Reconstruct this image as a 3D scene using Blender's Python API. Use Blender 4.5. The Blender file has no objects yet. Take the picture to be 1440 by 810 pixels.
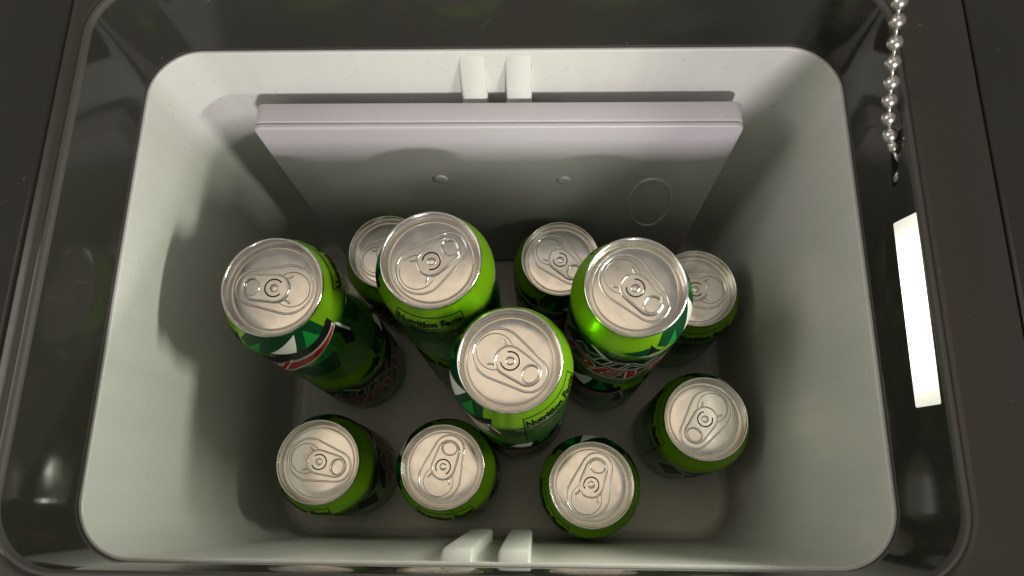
import bpy, bmesh, math, random
from mathutils import Vector, Matrix

# ------------------------------------------------------------------ scene, camera, light
S = bpy.context.scene
COL = S.collection
MM = 0.001
S.render.resolution_x, S.render.resolution_y = 1024, 576
S.view_settings.view_transform = 'Standard'
S.view_settings.look = 'None'
S.view_settings.gamma = 1.0
S.view_settings.exposure = 0.0

cam_d = bpy.data.cameras.new('camera')
cam_d.sensor_width = 36.0
cam_d.lens = 1075.27 / 1440 * 36.0
cam_d.clip_start = 0.01
cam_d.clip_end = 50
cam = bpy.data.objects.new('camera', cam_d)
COL.objects.link(cam)
R = Matrix(((0.9994838, -0.0023559, 0.0320413), (0.0114187, 0.9582408, -0.2857346), (-0.0300301, 0.2859529, 0.9577730)))
M4 = R.to_4x4()
M4.translation = Vector((0, 0, 0.62332))
cam.matrix_world = M4
S.camera = cam

W = bpy.data.worlds.new('World')
S.world = W
W.use_nodes = True
bg = W.node_tree.nodes['Background']
bg.inputs['Color'].default_value = (1.0, 0.95, 0.88, 1)
bg.inputs['Strength'].default_value = 0.195


def area(name, loc, target, sx, sy, power, color, spread=180):
    d = bpy.data.lights.new(name, 'AREA')
    d.shape = 'RECTANGLE'
    d.size, d.size_y = sx, sy
    d.energy = power
    d.color = color
    d.spread = math.radians(spread)
    o = bpy.data.objects.new(name, d)
    COL.objects.link(o)
    o.location = loc
    o.rotation_euler = (Vector(target) - Vector(loc)).to_track_quat('-Z', 'Y').to_euler()
    return o


# warm ceiling fixture over the cooler, and a room lamp behind and to the right of the photographer
area('ceiling_light', (-0.22, 0.39, 2.4), (-0.22, 0.39, 0), 1.50, 0.88, 2.9, (1.0, 0.78, 0.53))
area('side_fill', (-1.55, 0.15, 1.35), (0.1, 0.1, 0.25), 0.9, 0.9, 7.5, (1.0, 0.95, 0.87))  # soft fill added on the left to brighten the right wall
area('room_lamp', (0.42, -1.75, 1.21), (-0.03, 0.2, 0.25), 0.20, 0.20, 30.0, (1.0, 0.92, 0.94))

# ------------------------------------------------------------------ materials
MATS = {}


def mat(name, color, rough=0.4, metal=0.0, coat=0.0, spec=0.5, bump=0.0, bscale=300.0, var=0.0, vscale=20.0, rvar=0.0,
        emit=None, estr=0.0, sss=0.0):
    m = bpy.data.materials.new(name)
    m.use_nodes = True
    nt = m.node_tree
    b = nt.nodes['Principled BSDF']
    b.inputs['Base Color'].default_value = (*color, 1)
    b.inputs['Roughness'].default_value = rough
    b.inputs['Metallic'].default_value = metal
    b.inputs['Coat Weight'].default_value = coat
    b.inputs['Coat Roughness'].default_value = 0.08
    b.inputs['Specular IOR Level'].default_value = spec
    tc0 = nt.nodes.new('ShaderNodeTexCoord')
    oi = nt.nodes.new('ShaderNodeObjectInfo')
    vm = nt.nodes.new('ShaderNodeVectorMath'); vm.operation = 'ADD'
    tc = vm
    nt.links.new(tc0.outputs['Object'], vm.inputs[0])
    nt.links.new(oi.outputs['Random'], vm.inputs[1])
    if bump:
        n = nt.nodes.new('ShaderNodeTexNoise')
        n.inputs['Scale'].default_value = bscale
        n.inputs['Detail'].default_value = 3
        nt.links.new(tc.outputs[0], n.inputs['Vector'])
        bp = nt.nodes.new('ShaderNodeBump')
        bp.inputs['Strength'].default_value = bump
        bp.inputs['Distance'].default_value = 0.0005
        nt.links.new(n.outputs['Fac'], bp.inputs['Height'])
        nt.links.new(bp.outputs['Normal'], b.inputs['Normal'])
    if var or rvar:
        n2 = nt.nodes.new('ShaderNodeTexNoise')
        n2.inputs['Scale'].default_value = vscale
        n2.inputs['Detail'].default_value = 5
        nt.links.new(tc.outputs[0], n2.inputs['Vector'])
        if var:
            mx = nt.nodes.new('ShaderNodeMix')
            mx.data_type = 'RGBA'
            mx.inputs[6].default_value = (*[c * (1 - var) for c in color], 1)
            mx.inputs[7].default_value = (*[min(1, c * (1 + var)) for c in color], 1)
            nt.links.new(n2.outputs['Fac'], mx.inputs[0])
            nt.links.new(mx.outputs[2], b.inputs['Base Color'])
        if rvar:
            mr = nt.nodes.new('ShaderNodeMapRange')
            mr.inputs['From Min'].default_value = 0.3
            mr.inputs['From Max'].default_value = 0.7
            mr.inputs['To Min'].default_value = max(0.02, rough - rvar)
            mr.inputs['To Max'].default_value = rough + rvar
            nt.links.new(n2.outputs['Fac'], mr.inputs['Value'])
            nt.links.new(mr.outputs['Result'], b.inputs['Roughness'])
    if emit:
        b.inputs['Emission Color'].default_value = (*emit, 1)
        b.inputs['Emission Strength'].default_value = estr
    MATS[name] = m
    return m


mat('bin_white', (0.70, 0.705, 0.668), rough=0.36, bump=0.05, bscale=900, var=0.03, vscale=14, rvar=0.06)
mat('panel_white', (0.565, 0.535, 0.565), rough=0.36, bump=0.04, bscale=900, var=0.02, vscale=14, rvar=0.05)
mat('collar_black', (0.034, 0.033, 0.028), rough=0.10, spec=0.40, bump=0.015, bscale=40, var=0.05, rvar=0.03, vscale=30)
mat('flange_brown', (0.048, 0.042, 0.033), rough=0.30, bump=0.10, bscale=1500, rvar=0.06, vscale=25)
mat('lip_grey', (0.080, 0.075, 0.066), rough=0.55, spec=0.3)
mat('housing_black', (0.034, 0.033, 0.029), rough=0.16, bump=0.02, bscale=80, rvar=0.05, vscale=8)
mat('slot_black', (0.004, 0.004, 0.004), rough=0.7)
mat('aluminium', (0.86, 0.845, 0.81), rough=0.19, metal=1.0, rvar=0.05, vscale=140, bump=0.02, bscale=250)
mat('seam_metal', (0.80, 0.79, 0.76), rough=0.22, metal=1.0)
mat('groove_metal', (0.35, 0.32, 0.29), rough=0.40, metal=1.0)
mat('bead_metal', (0.74, 0.71, 0.67), rough=0.33, metal=1.0)
mat('ink_dark_green', (0.004, 0.075, 0.022), rough=0.30, metal=0.5, spec=0.2)
mat('ink_green', (0.012, 0.33, 0.055), rough=0.30, metal=0.5, spec=0.2)
mat('ink_lime', (0.21, 0.46, 0.03), rough=0.30, metal=0.5, spec=0.2)
mat('ink_black', (0.005, 0.007, 0.007), rough=0.42, spec=0.15)
mat('ink_white', (0.74, 0.74, 0.70), rough=0.36, spec=0.2)
mat('ink_red', (0.48, 0.022, 0.014), rough=0.34, metal=0.2, spec=0.2)


def can_paint():
    m = bpy.data.materials.new('can_paint')
    m.use_nodes = True
    nt = m.node_tree
    L = nt.links.new
    b = nt.nodes['Principled BSDF']
    tc = nt.nodes.new('ShaderNodeTexCoord')
    sx = nt.nodes.new('ShaderNodeSeparateXYZ')
    L(tc.outputs['Object'], sx.inputs[0])
    at = nt.nodes.new('ShaderNodeMath'); at.operation = 'ARCTAN2'
    L(sx.outputs['Y'], at.inputs[0]); L(sx.outputs['X'], at.inputs[1])
    mu = nt.nodes.new('ShaderNodeMath'); mu.operation = 'MULTIPLY'; mu.inputs[1].default_value = 2.0
    L(at.outputs[0], mu.inputs[0])
    sn = nt.nodes.new('ShaderNodeMath'); sn.operation = 'SINE'
    L(mu.outputs[0], sn.inputs[0])
    ma = nt.nodes.new('ShaderNodeMath'); ma.operation = 'MULTIPLY_ADD'
    ma.inputs[1].default_value = 0.0035
    L(sn.outputs[0], ma.inputs[0]); L(sx.outputs['Z'], ma.inputs[2])
    mr = nt.nodes.new('ShaderNodeMapRange')
    mr.inputs['From Min'].default_value = 0.0
    mr.inputs['From Max'].default_value = 0.122
    L(ma.outputs[0], mr.inputs['Value'])
    cr = nt.nodes.new('ShaderNodeValToRGB')
    e = cr.color_ramp.elements
    e[0].position = 0.0; e[0].color = (0.55, 0.55, 0.52, 1)
    e[1].position = 0.045; e[1].color = (0.55, 0.55, 0.52, 1)
    for pos, c in ((0.06, (0.04, 0.22, 0.008)), (0.25, (0.06, 0.30, 0.012)), (0.60, (0.045, 0.25, 0.012)),
                   (0.775, (0.030, 0.18, 0.012)), (0.80, (0.12, 0.36, 0.010)), (0.84, (0.27, 0.58, 0.012)), (1.0, (0.29, 0.62, 0.012))):
        el = e.new(pos); el.color = (*c, 1)
    L(mr.outputs['Result'], cr.inputs['Fac'])
    L(cr.outputs['Color'], b.inputs['Base Color'])
    b.inputs['Metallic'].default_value = 0.6
    b.inputs['Roughness'].default_value = 0.27
    b.inputs['Coat Weight'].default_value = 0.12
    b.inputs['Specular IOR Level'].default_value = 0.3
    b.inputs['Coat Roughness'].default_value = 0.10
    n = nt.nodes.new('ShaderNodeTexNoise'); n.inputs['Scale'].default_value = 90
    L(tc.outputs['Object'], n.inputs['Vector'])
    bp = nt.nodes.new('ShaderNodeBump'); bp.inputs['Strength'].default_value = 0.04; bp.inputs['Distance'].default_value = 0.0005
    L(n.outputs['Fac'], bp.inputs['Height']); L(bp.outputs['Normal'], b.inputs['Normal'])
    MATS['can_paint'] = m


can_paint()


def wear(name, streak, spots):
    """moulding streaks that run down the walls, faint scuffs and grime specks"""
    m = MATS[name]; nt = m.node_tree; L = nt.links.new
    b = nt.nodes['Principled BSDF']
    tc = nt.nodes.new('ShaderNodeTexCoord')
    mp = nt.nodes.new('ShaderNodeMapping'); mp.inputs['Scale'].default_value = (110, 110, 3)
    L(tc.outputs['Object'], mp.inputs['Vector'])
    n = nt.nodes.new('ShaderNodeTexNoise'); n.inputs['Scale'].default_value = 1.0; n.inputs['Detail'].default_value = 4
    L(mp.outputs[0], n.inputs['Vector'])
    r1 = nt.nodes.new('ShaderNodeMapRange'); r1.inputs['From Min'].default_value = 0.35; r1.inputs['From Max'].default_value = 0.7
    r1.inputs['To Min'].default_value = 1.0; r1.inputs['To Max'].default_value = 1.0 - streak
    L(n.outputs['Fac'], r1.inputs['Value'])
    v = nt.nodes.new('ShaderNodeTexNoise'); v.inputs['Scale'].default_value = 420; v.inputs['Detail'].default_value = 2
    L(tc.outputs['Object'], v.inputs['Vector'])
    r2 = nt.nodes.new('ShaderNodeMapRange'); r2.inputs['From Min'].default_value = 0.70; r2.inputs['From Max'].default_value = 0.76
    r2.inputs['To Min'].default_value = 1.0; r2.inputs['To Max'].default_value = 1.0 - spots
    L(v.outputs['Fac'], r2.inputs['Value'])
    mu = nt.nodes.new('ShaderNodeMath'); mu.operation = 'MULTIPLY'
    L(r1.outputs[0], mu.inputs[0]); L(r2.outputs[0], mu.inputs[1])
    src = b.inputs['Base Color'].links[0].from_socket
    mx = nt.nodes.new('ShaderNodeMix'); mx.data_type = 'RGBA'; mx.blend_type = 'MULTIPLY'; mx.inputs[0].default_value = 1.0
    L(src, mx.inputs[6]); L(mu.outputs[0], mx.inputs[7]); L(mx.outputs[2], b.inputs['Base Color'])


wear('bin_white', 0.045, 0.30)
wear('panel_white', 0.03, 0.20)


def dust(name, scale, lo, c):
    m = MATS[name]; nt = m.node_tree; L = nt.links.new
    b = nt.nodes['Principled BSDF']
    tc = nt.nodes.new('ShaderNodeTexCoord')
    n = nt.nodes.new('ShaderNodeTexNoise'); n.inputs['Scale'].default_value = scale; n.inputs['Detail'].default_value = 1
    L(tc.outputs['Object'], n.inputs['Vector'])
    r = nt.nodes.new('ShaderNodeMapRange'); r.inputs['From Min'].default_value = lo; r.inputs['From Max'].default_value = lo + 0.03
    L(n.outputs['Fac'], r.inputs['Value'])
    mx = nt.nodes.new('ShaderNodeMix'); mx.data_type = 'RGBA'
    ln = b.inputs['Base Color'].links
    if ln: L(ln[0].from_socket, mx.inputs[6])
    else: mx.inputs[6].default_value = b.inputs['Base Color'].default_value
    mx.inputs[7].default_value = (c, c, c * 0.93, 1)
    L(r.outputs[0], mx.inputs[0]); L(mx.outputs[2], b.inputs['Base Color'])


dust('collar_black', 330, 0.79, 0.12)
dust('housing_black', 300, 0.785, 0.10)
dust('flange_brown', 330, 0.785, 0.10)


def lamp_mat():
    m = bpy.data.materials.new('lamp_lens')
    m.use_nodes = True
    nt = m.node_tree
    b = nt.nodes['Principled BSDF']
    b.inputs['Base Color'].default_value = (0.8, 0.82, 0.76, 1)
    b.inputs['Roughness'].default_value = 0.4
    tc = nt.nodes.new('ShaderNodeTexCoord')
    sx = nt.nodes.new('ShaderNodeSeparateXYZ')
    nt.links.new(tc.outputs['Object'], sx.inputs[0])
    mr = nt.nodes.new('ShaderNodeMath'); mr.operation = 'ABSOLUTE'
    nt.links.new(sx.outputs['Y'], mr.inputs[0])
    ra = nt.nodes.new('ShaderNodeMapRange')
    ra.interpolation_type = 'SMOOTHSTEP'
    ra.inputs['From Min'].default_value = 0.014
    ra.inputs['From Max'].default_value = 0.040
    ra.inputs['To Min'].default_value = LAMP
    ra.inputs['To Max'].default_value = 0.60
    nt.links.new(mr.outputs[0], ra.inputs['Value'])
    b.inputs['Emission Color'].default_value = (1.0, 0.985, 0.83, 1)
    nt.links.new(ra.outputs['Result'], b.inputs['Emission Strength'])
    MATS['lamp_lens'] = m


LAMP = 2.6      # the strip of light-emitting diodes behind the lens
lamp_mat()

# ------------------------------------------------------------------ helpers


def link(name, me, material, parent=None, smooth=True, loc=None):
    o = bpy.data.objects.new(name, me)
    COL.objects.link(o)
    if material is not None:
        me.materials.clear()
        for mm in (material if isinstance(material, (list, tuple)) else [material]):
            me.materials.append(MATS[mm])
    if smooth:
        for p in me.polygons:
            p.use_smooth = True
    if parent is not None:
        o.parent = parent
    if loc is not None:
        o.location = loc
    return o


def tag(o, label=None, cat=None, group=None, kind=None):
    if label: o['label'] = label
    if cat: o['category'] = cat
    if group: o['group'] = group
    if kind: o['kind'] = kind
    return o


def empty(name, loc):
    o = bpy.data.objects.new(name, None)
    COL.objects.link(o)
    o.location = loc
    o.empty_display_size = 0.02
    return o


def mesh(verts, faces, name='m'):
    me = bpy.data.meshes.new(name)
    me.from_pydata([Vector(v) * MM for v in verts], [], faces)
    me.update()
    return me


def rr(x0, x1, y0, y1, r, n=12):
    pts = []
    for cx, cy, a0 in ((x1 - r, y1 - r, 0), (x0 + r, y1 - r, 90), (x0 + r, y0 + r, 180), (x1 - r, y0 + r, 270)):
        for i in range(n + 1):
            a = math.radians(a0 + 90 * i / n)
            pts.append((cx + r * math.cos(a), cy + r * math.sin(a)))
    return pts


def loft(rings, closed=False, cap_end=False, cap_start=False):
    """rings: lists of (x,y,z), all the same length"""
    n = len(rings[0])
    v = [p for r in rings for p in r]
    f = []
    m = len(rings)
    for i in range(m if closed else m - 1):
        j = (i + 1) % m
        for k in range(n):
            l = (k + 1) % n
            f.append((i * n + k, i * n + l, j * n + l, j * n + k))
    if cap_end:
        f.append(tuple(range((m - 1) * n, m * n)))
    if cap_start:
        f.append(tuple(reversed(range(0, n))))
    me = mesh(v, f)
    bm = bmesh.new(); bm.from_mesh(me)
    bmesh.ops.recalc_face_normals(bm, faces=bm.faces)
    bm.to_mesh(me); bm.free()
    return me


def lathe(profile, n=96):
    v, f = [], []
    for (r, z) in profile:
        for k in range(n):
            a = 2 * math.pi * k / n
            v.append((r * math.cos(a), r * math.sin(a), z))
    for i in range(len(profile) - 1):
        for k in range(n):
            l = (k + 1) % n
            f.append((i * n + k, i * n + l, (i + 1) * n + l, (i + 1) * n + k))
    me = mesh(v, f)
    bm = bmesh.new(); bm.from_mesh(me)
    bmesh.ops.remove_doubles(bm, verts=bm.verts, dist=1e-7)
    bmesh.ops.recalc_face_normals(bm, faces=bm.faces)
    bm.to_mesh(me); bm.free()
    return me


def tube(path, rad, closed=False, sides=8, zscale=1.0):
    """tube along a list of points (mm)"""
    P = [Vector(p) for p in path]
    n = len(P)
    rings = []
    for i in range(n):
        a = P[(i - 1) % n] if (closed or i > 0) else P[i]
        b = P[(i + 1) % n] if (closed or i < n - 1) else P[i]
        t = (b - a).normalized()
        up = Vector((0, 0, 1)) if abs(t.z) < 0.9 else Vector((0, 1, 0))
        s = t.cross(up).normalized()
        u = s.cross(t).normalized()
        rr_ = rad
        rings.append([tuple(P[i] + s * (rr_ * math.cos(2 * math.pi * k / sides)) + u * (rr_ * zscale * math.sin(2 * math.pi * k / sides))) for k in range(sides)])
    return loft(rings, closed=closed, cap_end=not closed, cap_start=not closed)


def sharp(o, ang=35):
    me = o.data
    bm = bmesh.new(); bm.from_mesh(me)
    for e in bm.edges:
        if len(e.link_faces) == 2 and e.calc_face_angle(0) > math.radians(ang):
            e.smooth = False
    bm.to_mesh(me); bm.free()


def box_bev(x0, x1, y0, y1, z0, z1, r, seg=3):
    bm = bmesh.new()
    bmesh.ops.create_cube(bm, size=1)
    for v in bm.verts:
        v.co = Vector(((x0 + x1) / 2 + v.co.x * (x1 - x0), (y0 + y1) / 2 + v.co.y * (y1 - y0), (z0 + z1) / 2 + v.co.z * (z1 - z0))) * MM
    if r:
        bmesh.ops.bevel(bm, geom=list(bm.edges), offset=r * MM, segments=seg, profile=0.5, affect='EDGES')
    me = bpy.data.meshes.new('m')
    bm.to_mesh(me); bm.free()
    return me


DG = None


def curve_mesh(splines, extrude, bevel, res=2):
    """filled 2D outline (mm) with holes, extruded, as a mesh"""
    cu = bpy.data.curves.new('c', 'CURVE')
    cu.dimensions = '2D'
    cu.fill_mode = 'BOTH'
    cu.extrude = extrude * MM
    cu.bevel_depth = bevel * MM
    cu.bevel_resolution = res
    for pts in splines:
        sp = cu.splines.new('POLY')
        sp.points.add(len(pts) - 1)
        for q, p in zip(sp.points, pts):
            q.co = (p[0] * MM, p[1] * MM, 0, 1)
        sp.use_cyclic_u = True
    return obj_mesh(cu)


def text_mesh(txt, size, offset=0.0, shear=0.0, spacing=1.0):
    cu = bpy.data.curves.new('t', 'FONT')
    cu.body = txt
    cu.size = size
    cu.offset = offset
    cu.shear = shear
    cu.space_character = spacing
    cu.align_x = 'CENTER'
    cu.resolution_u = 3
    cu.fill_mode = 'FRONT'
    return obj_mesh(cu)


def obj_mesh(cu):
    o = bpy.data.objects.new('tmp', cu)
    COL.objects.link(o)
    bpy.context.view_layer.update()
    dg = bpy.context.evaluated_depsgraph_get()
    me = bpy.data.meshes.new_from_object(o.evaluated_get(dg))
    bpy.data.objects.remove(o)
    bpy.data.curves.remove(cu)
    return me


# ------------------------------------------------------------------ cooler housing round the bin
RX0, RX1, RY0, RY1, RZ = -206.0, 157.0, -21.1, 237.2, 272.0     # opening of the collar, bin rim height
TOP = 326.5
house = empty('cooler_housing', ((RX0 + RX1) / 2 * MM, (RY0 + RY1) / 2 * MM, 0))
tag(house, 'glossy black cooler housing with brown flange surrounding the white bin', 'cooler')
HO = Vector(house.location)


def hring(d, z, r=27.0, n=16):
    return [(x, y, z) for x, y in rr(RX0 - d, RX1 + d, RY0 - d, RY1 + d, r + d, n)]


def under(o, root):
    o.parent = root
    o.matrix_parent_inverse = Matrix.Translation(-root.location)
    return o


# collar: solid ring with a slot cut through its right wall
cm = loft([hring(0, 255), hring(0, TOP - 2.2), hring(0.35, TOP - 1.0), hring(1.0, TOP - 0.35), hring(3.4, TOP - 0.6), hring(3.4, TOP - 3), hring(3.4, 255)], closed=True)
collar = link('collar_wall', cm, 'collar_black')
cut_pts = []
for i in range(24):
    a = 2 * math.pi * i / 24
    cut_pts.append((3.1 * math.cos(a) + (8.6 if math.cos(a) > 0 else -8.6), 3.1 * math.sin(a)))
cr = [[], []]
for k, x in enumerate((RX1 - 4, RX1 + 8)):
    for (u, w) in cut_pts:
        th = math.radians(16)
        cr[k].append((x, 151.5 + u * math.cos(th) - w * math.sin(th), 312.6 + u * math.sin(th) + w * math.cos(th)))
cutter = link('cutter', loft(cr, cap_end=True, cap_start=True), None)
md = collar.modifiers.new('slot', 'BOOLEAN')
md.operation = 'DIFFERENCE'; md.object = cutter; md.solver = 'EXACT'
bpy.context.view_layer.update()
nm = bpy.data.meshes.new_from_object(collar.evaluated_get(bpy.context.evaluated_depsgraph_get()))
collar.modifiers.clear()
collar.data = nm
bpy.data.objects.remove(cutter)
nm.materials.clear(); nm.materials.append(MATS['collar_black'])
for p in nm.polygons: p.use_smooth = True
sharp(collar, 40)
under(collar, house)
pocket = under(link('slot_pocket', box_bev(RX1 + 3.6, RX1 + 18, 130, 164, 298, 323, 1), 'slot_black'), house)

lip = under(link('collar_lip', loft([hring(-0.04, TOP - 2.6), hring(-0.06, TOP - 1.4), hring(0.15, TOP - 0.4), hring(0.6, TOP + 0.25), hring(1.1, TOP + 0.5), hring(1.9, TOP + 0.5), hring(2.3, TOP + 0.1), hring(2.4, TOP - 0.6)]), 'lip_grey'), house)


def oring(d, z, r=6):
    return [(x, y, z) for x, y in rr(-216.5 - d, 190.5 + d, -62 - d, 284 + d, r + max(d, 0), 16)]


fl = under(link('flange', loft([hring(3.0, TOP - 1.4), hring(4.4, TOP - 0.55), hring(6, TOP - 0.4), oring(-1.0, TOP - 0.4), oring(-0.2, TOP - 0.9), oring(0, TOP - 2), oring(0, TOP - 8)]), 'flange_brown'), house)
sharp(fl, 50)
big = lambda x0, x1, y0, y1, z, r: [(x, y, z) for x, y in rr(x0, x1, y0, y1, r, 16)]
op = under(link('outer_panel', loft([oring(1.1, TOP - 8), oring(1.1, TOP - 2.4), oring(1.9, TOP - 1.4), oring(3.2, TOP - 1.2), big(-420, 400, -240, 520, TOP - 1.2, 30), big(-421.5, 401.5, -241.5, 521.5, TOP - 3, 31), big(-421.5, 401.5, -241.5, 521.5, 0, 31)]), 'housing_black'), house)
sharp(op, 50)

# lamp lens let into the right wall of the collar (cut askew at its far end)
lx = RX1 - 0.7
lp = [(44.7, 302.2), (43.6, 320.9), (44.1, 321.4), (121.9, 324.2), (122.4, 323.8), (125.0, 305.4), (124.6, 304.8), (45.3, 302.0)]
cy, cz = 83.5, 312.5
ins = lambda k, x: [(x, (cy + (y - cy) * (1 - k / 40)) - cy, (cz + (z - cz) * (1 - k / 9.5)) - cz) for y, z in lp]
lens = link('lamp_lens', loft([ins(0, 3.0), ins(0, 0.5), ins(0.25, 0.1), ins(0.7, 0.0)], cap_end=True), 'lamp_lens')
lens.location = (lx * MM, cy * MM, cz * MM)
under(lens, house)
sharp(lens, 40)
LAMP_W = 0.30                                   # the lamp throws its light across the bin, not straight down
ld = area('bin_lamp', (lx * MM - 0.0012, cy * MM, cz * MM), (0.0, cy * MM, cz * MM), 0.068, 0.019, LAMP_W, (0.98, 1.0, 0.82), 125)
ld.rotation_euler = Matrix(((0, 0, 1), (1, 0, 0), (0, 1, 0))).to_euler()

# ------------------------------------------------------------------ white bin
bin_root = empty('storage_bin', (-24 * MM, 106 * MM, 0))
tag(bin_root, 'white plastic rectangular bin with rounded corners holding the green cans', 'bin')
TI = (-204.2, 155.2, -19.3, 235.4, 25.5)      # inside of the rim
BI = (-197.0, 148.0, -15.5, 228.0, 29.0)      # inside at the floor


def bring(z, d=0.0):
    t = z / RZ
    a = [BI[i] + (TI[i] - BI[i]) * t for i in range(5)]
    return [(x, y, z) for x, y in rr(a[0] - d, a[1] + d, a[2] - d, a[3] + d, a[4] + d, 16)]


rings = [bring(RZ - 40, 1.72), bring(RZ - 0.05, 1.74), bring(RZ, 1.6), bring(RZ, 0.5), bring(RZ - 0.3, 0.1), bring(RZ - 1, 0)]
for z in (255, 230, 200, 170, 140, 110, 80, 55, 35, 20, 10):
    rings.append(bring(z))
for i in range(1, 9):                          # rounded foot of the walls
    a = math.pi / 2 * i / 8
    rings.append([(x, y, 8 - 8 * math.sin(a)) for x, y, _ in bring(8, -(8 - 8 * math.cos(a)))])
for d in (16, 17, 18):                         # shallow step that frames the floor
    rings.append([(x, y, {16: 0, 17: 0.25, 18: 0.5}[d] - 0.0) for x, y, _ in bring(0, -d)])
rings = rings[:-3]
bin_w = under(link('bin_shell', loft(rings, cap_end=True), 'bin_white'), bin_root)
sharp(bin_w, 60)


def rib(x0, x1, pts, sgn):
    """upright rail on the wall: pts are (y, z) from the rim down"""
    r = 1.4
    sec = []
    for (y, z, yw) in pts:
        inn = y
        sec.append([(x0, yw, z), (x0, inn - sgn * r, z), (x0 + 0.4 * r, inn - sgn * 0.4 * r, z), (x0 + r, inn, z), (x1 - r, inn, z), (x1 - 0.4 * r, inn - sgn * 0.4 * r, z), (x1, inn - sgn * r, z), (x1, yw, z)])
    return loft(sec, cap_end=True, cap_start=True)


def wy(z, front):
    t = z / RZ
    return (BI[2] + (TI[2] - BI[2]) * t - 0.8) if front else (BI[3] + (TI[3] - BI[3]) * t + 0.8)


for x0, x1 in ((-41.6, -27.6), (-16.4, -2.3)):
    f = [(-19.9, 271.6), (-19.0, 271.4), (-15.0, 268.4), (-14.0, 266.8), (-13.4, 265), (-8.0, 112), (-8.6, 109.6), (-10.5, 108.6)]
    ob = link('rail', rib(x0, x1, [(y, z, wy(z, True)) for y, z in f], 1), 'bin_white'); sharp(ob, 40); under(ob, bin_root)
    bk = [(235.9, 269.5), (235.2, 267.5), (231.6, 252), (230.0, 246), (228.6, 236), (226.5, 228), (226.3, 112), (227.5, 109)]
    ob = link('rail', rib(x0 - 1.0, x1 - 0.6, [(y, z, wy(z, False)) for y, z in bk], -1), 'bin_white'); sharp(ob, 40); under(ob, bin_root)

# ------------------------------------------------------------------ panel standing against the back wall
PX0, PX1, PY0, PY1, PZ0, PZ1 = -161.5, 115.8, 209.0, 225.0, 8.0, 238.2
panel = empty('divider_panel', (-23 * MM, 217 * MM, PZ0 * MM))
tag(panel, 'pale lilac plastic panel standing upright against the back wall of the bin', 'panel')


def pring(y, d):
    return [(x, y, z) for x, z in rr(PX0 + d, PX1 - d, PZ0 + d, PZ1 - d, 5.0 - d * 0.5, 8)]


front = under(link('front_plate', loft([pring(212.4, 0.9), pring(211.9, 0.25), pring(211.2, 0), pring(209.9, 0), pring(209.25, 0.25), pring(209.0, 0.9)], cap_end=True), 'panel_white'), panel)
sharp(front, 50)
back = under(link('back_plate', loft([pring(212.5, 0.7), pring(213.2, 0.15), pring(214, 0.0), pring(224.0, 0), pring(224.8, 0.4), pring(225, 1.2)], cap_end=True, cap_start=True), 'panel_white'), panel)
sharp(back, 50)


def pdisc(name, cx, cz, rx, rz, slant, kind):
    n = 40
    pts = []
    for i in range(n):
        a = 2 * math.pi * i / n
        u, w = rx * math.cos(a), rz * math.sin(a)
        pts.append((cx + u + slant * w, cz + w))
    if kind == 'ring':
        return tube([(x, 208.9, z) for x, z in pts], 1.3, closed=True, sides=8)
    sc = lambda k, y: [(cx + (x - cx) * k, y, cz + (z - cz) * k) for x, z in pts]
    return loft([sc(1, 209.1), sc(0.96, 208.3), sc(0.8, 207.7), sc(0.5, 207.5)], cap_end=True)


under(link('oval_mark', pdisc('oval', 78.3, 129, 14.3, 41, -0.08, 'ring'), 'panel_white'), panel)
for cx, cz in ((-62.1, 170.5), (17.6, 168.0)):
    under(link('knob', pdisc('knob', cx, cz, 4.6, 5.2, 0, 'knob'), 'panel_white'), panel)

# ------------------------------------------------------------------ drink cans
CR = 33.1
BODY = [(0, 9.5), (8, 9.2), (15, 7.5), (20, 4.2), (22.5, 1.0), (23.6, 0.1), (24.6, 0.1), (25.6, 1.0), (27.5, 3.4), (30, 6.4), (32, 9.6), (32.9, 12.5),
        (CR, 15), (CR, 60), (CR, 101.5), (32.95, 103.2), (32.4, 105.2), (31.4, 107.4), (30.2, 109.6), (28.9, 112), (27.7, 114.4), (26.8, 116.4), (26.35, 117.8), (26.3, 119.4)]
LID = [(26.4, 119.0), (26.95, 119.2), (27.2, 119.8), (27.25, 121.0), (27.05, 121.8), (26.6, 122.2), (26.1, 122.1), (25.75, 121.6), (25.55, 120.6), (25.2, 119.2), (24.6, 117.6), (24.0, 116.0),
       (23.75, 115.2), (23.4, 114.75), (23.1, 114.75), (22.85, 115.2), (22.75, 116.2), (22.6, 116.85), (22.3, 117.12), (21.9, 117.2), (18, 117.32), (12, 117.43), (6, 117.49), (0.01, 117.52)]


def brad(z):
    pr = BODY[6:]
    for (r0, z0), (r1, z1) in zip(pr, pr[1:]):
        if z0 <= z <= z1 and z1 > z0:
            return r0 + (r1 - r0) * (z - z0) / (z1 - z0)
    return CR


def wrap(bm, off, step=1.6):
    """bend a flat (s, z) print, millimetres, round the can at `off` above its skin"""
    xs = [v.co.x for v in bm.verts]; ys = [v.co.y for v in bm.verts]
    x = math.floor(min(xs) / step) * step
    while x < max(xs):
        bmesh.ops.bisect_plane(bm, geom=bm.verts[:] + bm.edges[:] + bm.faces[:], plane_co=(x, 0, 0), plane_no=(1, 0, 0), dist=1e-5)
        x += step
    for (_, z) in BODY[12:]:
        if min(ys) < z < max(ys):
            bmesh.ops.bisect_plane(bm, geom=bm.verts[:] + bm.edges[:] + bm.faces[:], plane_co=(0, z, 0), plane_no=(0, 1, 0), dist=1e-5)
    for v in bm.verts:
        a = v.co.x / CR
        z = v.co.y
        r = brad(z) + off
        v.co = Vector((r * math.cos(a), r * math.sin(a), z)) * MM


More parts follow.
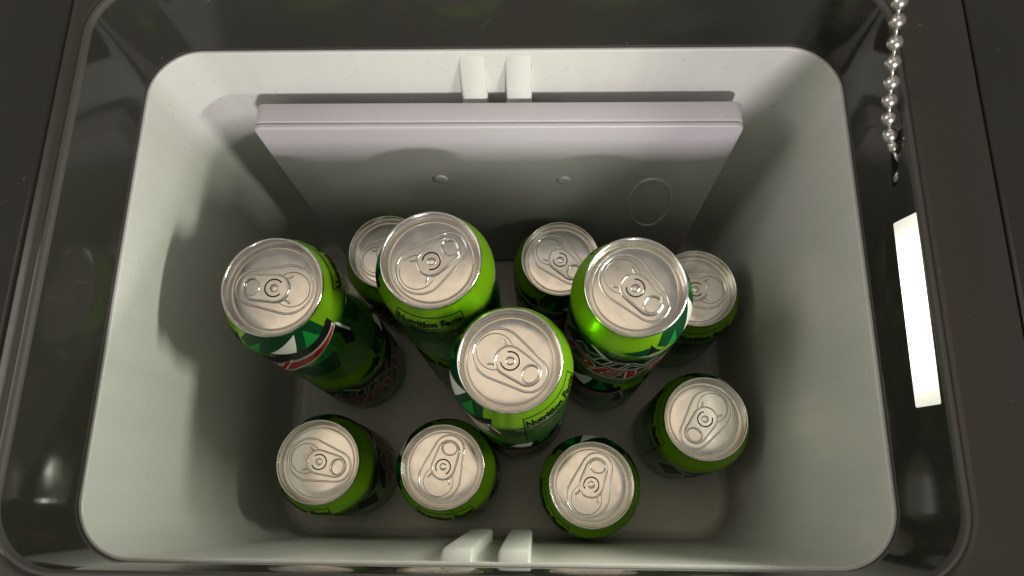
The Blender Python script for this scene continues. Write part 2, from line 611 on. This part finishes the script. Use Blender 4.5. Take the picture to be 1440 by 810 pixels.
def add_poly(dst, pts, off, mi):
    bm = bmesh.new()
    bm.faces.new([bm.verts.new((x, y, 0)) for x, y in pts])
    bmesh.ops.triangulate(bm, faces=bm.faces[:])
    wrap(bm, off)
    join(dst, bm, mi)


def add_text(dst, txt, size, s0, z0, off, mi, offset=0.0, shear=0.0, xs=1.0, rise=None, spacing=1.0):
    me = text_mesh(txt, size, offset, shear, spacing)
    bm = bmesh.new(); bm.from_mesh(me)
    bpy.data.meshes.remove(me)
    for v in bm.verts:
        v.co = Vector((v.co.x * xs + s0, v.co.y + z0, 0))
        if rise: v.co.y += rise(v.co.x)
    wrap(bm, off)
    join(dst, bm, mi)


def join(dst, bm, mi):
    base = {}
    for v in bm.verts:
        base[v] = dst.verts.new(v.co)
    for f in bm.faces:
        try:
            nf = dst.faces.new([base[v] for v in f.verts])
            nf.material_index = mi
        except ValueError:
            pass
    bm.free()


def finish(bm):
    for f in bm.faces:
        c = f.calc_center_median()
        f.normal_update()
        if f.normal.dot(Vector((c.x, c.y, 0))) < 0:
            f.normal_flip()
    me = bpy.data.meshes.new('print')
    bm.to_mesh(me); bm.free()
    return me


D = math.pi / 180 * CR      # mm of print for one degree round the can

# faceted artwork: dark green, green, lime, black, white
INK = ['ink_dark_green', 'ink_green', 'ink_lime', 'ink_black', 'ink_white', 'ink_red']
art = bmesh.new()


def P(mi, off, *pts):
    add_poly(art, [(a * D, z) for a, z in pts], off, mi)


# crown of facets above the right half of the lettering
P(0, 0.06, (30, 108), (40, 117.5), (118, 117.5), (124, 104), (118, 99), (96, 103), (80, 98), (62, 104), (52, 97), (44, 103))
P(1, 0.10, (104, 115), (120, 100), (92, 98.5))
P(4, 0.10, (62, 104.5), (94, 115.5), (86, 102.5))
P(3, 0.12, (60, 104), (86, 102.3), (74, 94.5))
P(1, 0.12, (36, 103), (54, 112), (50, 99.5))
P(2, 0.14, (22, 102.5), (44, 104.5), (58, 98.5), (40, 97.2))
P(3, 0.14, (24, 110.5), (34, 103), (20, 99))
P(0, 0.06, (-6, 104.5), (22, 108.5), (26, 101))
P(1, 0.08, (-2, 103), (24, 102), (22, 97.5))
P(4, 0.12, (12, 99), (30, 103), (26, 97))
# dark shards under the lettering and on the flanks
P(3, 0.06, (118, 99), (128, 88), (124, 64), (134, 54), (141, 78), (134, 98))
P(0, 0.08, (140, 97), (152, 96), (166, 70), (150, 62))
P(3, 0.06, (-62, 99), (-46, 96), (-70, 80), (-88, 86))
P(0, 0.08, (-50, 62), (40, 55), (30, 46), (-58, 50))
P(3, 0.10, (-52, 50), (-18, 46), (-44, 40))
P(1, 0.08, (-10, 50), (46, 58), (30, 40))
P(4, 0.12, (10, 48), (42, 52), (26, 46.6))
P(3, 0.06, (150, 100), (196, 97), (150, 97.4))
P(4, 0.10, (152, 97.0), (178, 96.2), (156, 94.8))
P(3, 0.08, (168, 93.5), (176, 87), (196, 88), (194, 92))
P(3, 0.06, (-100, 90), (-80, 70), (-92, 40), (-112, 64))
P(0, 0.06, (60, 60), (112, 72), (104, 40), (70, 34))
P(1, 0.05, (72, 90), (112, 96), (116, 66), (84, 60))
# lettering: big slanted words on a dark band whose tail climbs to the shoulder on the right
def lift(s):
    a = s / D
    K = ((-80, 4), (-50, 0), (25, 0), (50, 12), (72, 27), (95, 36), (112, 44), (130, 54))
    for (a0, z0), (a1, z1) in zip(K, K[1:]):
        if a <= a1:
            return z0 + (z1 - z0) * max(0, a - a0) / (a1 - a0)
    return K[-1][1]


def band(mi, off, a0, a1, zc, h0, h1, taper=0.55):
    n = 60
    up, dn = [], []
    for i in range(n + 1):
        t = i / n
        s_ = (a0 + (a1 - a0) * t) * D
        w = min(1.0, (t / 0.12 + 0.03) ** 0.7) * (1 - 0.86 * max(0, (t - taper) / (1 - taper)))
        up.append((s_, zc + lift(s_) + h1 * w)); dn.append((s_, zc + lift(s_) - h0 * w))
    for i in range(n):
        add_poly(art, [dn[i], dn[i + 1], up[i + 1], up[i]], off, mi)


band(3, 0.16, -74, 131, 50, 18, 40, 0.45)
band(4, 0.20, -70, 130, 49, 16, 17, 0.45)
band(0, 0.23, -68, 128, 49, 14.4, 15.4, 0.45)
band(4, 0.25, 44, 129.5, 49, 11, 11, 0.0)
band(5, 0.27, 46, 129, 49, 9, 9, 0.0)
add_text(art, 'MTN', 21, -7, 68.5, 0.27, 4, offset=0.9, shear=0.30, xs=1.05, rise=lambda s: 0.5 * lift(s))
add_text(art, 'MTN', 21, -7, 68.5, 0.33, 0, offset=0.1, shear=0.30, xs=1.05, rise=lambda s: 0.5 * lift(s))
add_text(art, 'DEW', 33, -4, 37.5, 0.30, 4, offset=1.8, shear=0.35, xs=0.98, rise=lift)
add_text(art, 'DEW', 33, -4, 37.5, 0.36, 5, offset=0.8, shear=0.35, xs=0.98, rise=lift)
P(4, 0.24, (-34, 96), (-28, 97), (-12, 84), (-20, 85))
P(4, 0.08, (131, 104), (134, 98), (139, 74), (137, 72), (132, 92))
ART = finish(art)
for m_ in INK: ART.materials.append(MATS[m_])

# nutrition table, on the other side
nut = bmesh.new()
NC = 197 * D
def bar(x0, x1, z0, z1, off=0.10):
    add_poly(nut, [(NC + x0, z0), (NC + x1, z0), (NC + x1, z1), (NC + x0, z1)], off, 0)
NW = 20.5
add_text(nut, 'Nutrition Facts', 7.2, NC, 103.4, 0.10, 0, offset=0.40, xs=0.84, spacing=1.03)
bar(-NW, NW, 110.6, 111.2); bar(-NW, -NW + 0.7, 40, 110.6); bar(NW - 0.7, NW, 40, 110.6); bar(-NW, NW, 39.5, 40)
bar(-NW + 1.2, NW - 1.2, 99.6, 100.6)
rnd = random.Random(4)
zz = 95.0
for txt, sz in (('1 can serving', 3.6), ('Calories   170', 5.6), ('Total Fat 0g', 3.2), ('Sodium 60mg', 3.2), ('Total Carb 46g', 3.2), ('Sugars 46g', 3.2), ('Protein 0g', 3.2)):
    add_text(nut, txt, sz, NC - (0 if sz > 4 else 6), zz - sz * 0.7 + 2.2, 0.10, 0, offset=0.08)
    bar(-NW + 1.5, NW - 1.5, zz - sz * 0.7 + 0.7, zz - sz * 0.7 + 0.95)
    zz -= sz + 1.6
NUT = finish(nut)
NUT.materials.append(MATS['ink_black'])

BODY_ME = lathe(BODY, 112)
BODY_ME.materials.append(MATS['can_paint'])
LID_ME = lathe(LID, 112)
LID_ME.materials.append(MATS['aluminium'])
for me in (BODY_ME, LID_ME, ART, NUT):
    for p in me.polygons: p.use_smooth = True

# lid fittings; the finger hole points along +x from the rivet
PZ = 117.5


def egg(xa, ra, xb, rb, n=28):
    """outline of the hull of two circles on the x axis"""
    d = xb - xa
    al = math.acos((ra - rb) / d)
    pts = []
    for i in range(n + 1):
        a = al + (2 * math.pi - 2 * al) * i / n
        pts.append((xa + ra * math.cos(a), ra * math.sin(a)))
    for i in range(n + 1):
        a = -al + 2 * al * i / n
        pts.append((xb + rb * math.cos(a), rb * math.sin(a)))
    return pts


def flat_mat(me, m):
    me.materials.clear(); me.materials.append(MATS[m])
    for p in me.polygons: p.use_smooth = True
    return me


def shift(me, dz):
    for v in me.vertices: v.co.z += dz * MM
    return me


outline = egg(-7.4, 13.4, 11.4, 9.6)
PANEL_BEAD = flat_mat(tube([(x, y, PZ) for x, y in outline], 0.62, True, 10, 0.6), 'aluminium')
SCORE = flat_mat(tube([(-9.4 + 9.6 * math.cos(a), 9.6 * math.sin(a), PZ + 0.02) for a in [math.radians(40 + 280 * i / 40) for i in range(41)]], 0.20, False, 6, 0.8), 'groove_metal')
HOOKS = []
for sg in (1, -1):
    HOOKS.append(flat_mat(tube([(-4.6 - 2.4 * math.sin(t) - 1.2 * t, sg * (5.4 + 1.9 * t - 0.8 * math.sin(t)), PZ + 0.10) for t in [i * 0.14 for i in range(13)]], 0.55, False, 8, 0.8), 'aluminium'))

# tab: rounded strip, finger hole and the C-shaped slit round the rivet
tab_out = egg(-0.4, 7.7, 10.5, 7.0)
hole = [(12.4 + 3.9 * math.cos(a) * (1 - 0.06 * math.cos(2 * a)), 4.6 * math.sin(a)) for a in [2 * math.pi * i / 32 for i in range(32)]]
slit = []
for i in range(31):
    a = math.radians(-140 + 280 * i / 30)
    slit.append((5.25 * math.cos(a), 5.25 * math.sin(a)))
for i in range(31):
    a = math.radians(140 - 280 * i / 30)
    slit.append((4.35 * math.cos(a), 4.35 * math.sin(a)))
TAB = flat_mat(shift(curve_mesh([tab_out, hole, slit], 0.22, 0.12, 1), PZ + 0.95), 'aluminium')
for p in TAB.polygons: p.use_smooth = False
CURL = flat_mat(tube([(x, y, PZ + 0.95) for x, y in egg(-0.4, 7.4, 10.5, 6.7)], 0.66, True, 12, 0.85), 'aluminium')
CURL2 = flat_mat(tube([(12.4 + 4.35 * math.cos(a), 5.05 * math.sin(a), PZ + 1.0) for a in [2 * math.pi * i / 40 for i in range(40)]], 0.55, True, 10, 1.0), 'aluminium')
SLIT_SHADE = flat_mat(tube([(4.8 * math.cos(a), 4.8 * math.sin(a), PZ + 1.12) for a in [math.radians(-140 + 280 * i / 36) for i in range(37)]], 0.33, False, 8, 0.35), 'slot_black')  # black tube laid in the slit as painted shade of the gap
RIVET = flat_mat(lathe([(2.5, PZ + 1.15), (2.3, PZ + 1.42), (1.7, PZ + 1.56), (0.9, PZ + 1.62), (0.01, PZ + 1.64)], 32), 'aluminium')


def child(name, me, parent, rz=0.0):
    o = bpy.data.objects.new(name, me)
    COL.objects.link(o)
    o.parent = parent
    o.rotation_euler = (0, 0, rz)
    return o


def can(x, y, z, tab_deg, art_deg, label, group='green drink cans in the bin', full=True):
    t = empty('drink_can', (x * MM, y * MM, z * MM))
    tag(t, label, 'can', group)
    lean = random.Random(int(x * 7 + y * 3 + z))
    t.rotation_euler = (lean.uniform(-0.006, 0.006), lean.uniform(-0.006, 0.006), 0)
    a = math.radians(art_deg)
    b = child('can_body', BODY_ME, t, a)
    child('printed_artwork', ART, b)
    child('nutrition_table', NUT, b)
    l = child('can_lid', LID_ME, t, math.radians(tab_deg))
    if full:
        child('panel_bead', PANEL_BEAD, l)
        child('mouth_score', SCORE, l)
        for h in HOOKS: child('mouth_bead', h, l)
        child('rivet', RIVET, l)
        tb = child('pull_tab', TAB, l)
        child('slit_shade', SLIT_SHADE, l)
        child('tab_edge', CURL, l)
        child('finger_ring', CURL2, l)
    return t


PITCH = 119.0
G1, G2 = 'upper layer of green cans', 'lower layer of green cans'
can(-140.1, 115.2, PITCH, 177, -158, 'green can on top at the left, nearest the left wall, its tab pointing left', G1)
can(-56.3, 130.4, PITCH, 38, 70, 'green can on top with Nutrition Facts facing the front, nearest the back panel', G1)
can(-12.8, 76.3, PITCH, -33, 121, 'green can on top in the middle, frontmost of the stacked cans', G1)
can(51.3, 115.0, PITCH, -46, -98, 'green can on top at the right with the red lettering facing the front', G1)
can(-140.1, 115.2, 0, 60, -50, 'green can standing beneath the leftmost stacked can, its side dimly seen', G2)
can(-56.3, 130.4, 0, 10, 40, 'green can standing beneath the stacked can nearest the back panel', G2)
can(-12.8, 76.3, 0, 90, 200, 'green can standing beneath the middle stacked can', G2)
can(51.3, 115.0, 0, 30, 150, 'green can standing beneath the right stacked can', G2)
can(-140.8, 31.6, 0, -14, 50, 'green can on the floor in the front left corner, its tab pointing right', G2)
can(-60.1, 29.5, 0, 72, 75, 'green can on the front of the floor left of the front rails', G2)
can(36.0, 19.0, 0, 70, 10, 'green can touching the front wall right of the front rails', G2)
can(109.9, 62.0, 0, -126, -22, 'green can on the floor at the right, standing clear in front of the right wall', G2)
can(16.7, 171.5, 0, -42, -150, 'green can against the back panel, lid partly hidden behind the right stacked can', G2)
can(108.6, 149.3, 0, 180, 85, 'green can in the back right corner, half hidden behind the right stacked can', G2)
can(-104.5, 176.4, 0, 30, -60, 'green can in the back left, mostly hidden behind the stacked can with Nutrition Facts', G2)

# ------------------------------------------------------------------ ball chain hooked into the slot
chain = empty('ball_chain', (157 * MM, 148 * MM, 310 * MM))
tag(chain, 'silver ball chain hanging into the slot at the back right of the black collar', 'chain')
BE = [(141.4, 201.4, 368.5), (143.0, 196.2, 361.9), (144.6, 192.1, 355.3), (146.1, 186.9, 348.3), (147.7, 182.1, 341.4), (149.3, 176.7, 334.9), (150.9, 172.1, 328.0), (152.4, 166.8, 322.4), (153.8, 160.6, 318.6)]
bead_me = None
for i, b in enumerate(BE):
    if bead_me is None:
        bm = bmesh.new()
        bmesh.ops.create_uvsphere(bm, u_segments=24, v_segments=14, radius=3.3 * MM)
        bead_me = bpy.data.meshes.new('bead'); bm.to_mesh(bead_me); bm.free()
        flat_mat(bead_me, 'bead_metal')
    o = bpy.data.objects.new('bead', bead_me); COL.objects.link(o)
    o.location = Vector(b) * MM
    o.rotation_euler = (0.4 * i, 0.9 * i, 0.3 * i)
    under(o, chain)
    if i:
        under(link('link_pin', tube([BE[i - 1], b], 0.75, False, 10), 'bead_metal'), chain)
# clasp: short barrel below the last bead, its bent end tucked into the slot
ax = Vector((0.30, -0.88, -0.36)).normalized()
q0 = Vector((153.8, 160.6, 318.6))
br = []
for d, r in ((1.8, 0.9), (2.6, 1.0), (3.4, 2.0), (4.0, 2.3), (6.2, 2.3), (6.8, 1.9), (7.6, 1.0)):
    c = q0 + ax * d
    e1 = ax.cross(Vector((0, 0, 1))).normalized(); e2 = ax.cross(e1)
    br.append([tuple(c + e1 * (r * math.cos(2 * math.pi * k / 16)) + e2 * (r * math.sin(2 * math.pi * k / 16))) for k in range(16)])
ob = link('clasp', loft(br, cap_end=True, cap_start=True), 'bead_metal'); sharp(ob, 40); under(ob, chain)
q1 = q0 + ax * 7.4
under(link('clasp_tongue', tube([tuple(q1), (157.2, 151.6, 314.8), (159.4, 150.0, 313.4), (161.0, 148.0, 312.2)], 0.9, False, 10), 'bead_metal'), chain)
under(link('clasp_loop', tube([(158.6 + 0.8 * math.cos(a), 145.2 + 2.3 * math.cos(a), 310.8 + 2.2 * math.sin(a)) for a in [2 * math.pi * i / 24 for i in range(24)]], 0.9, True, 8), 'bead_metal'), chain)
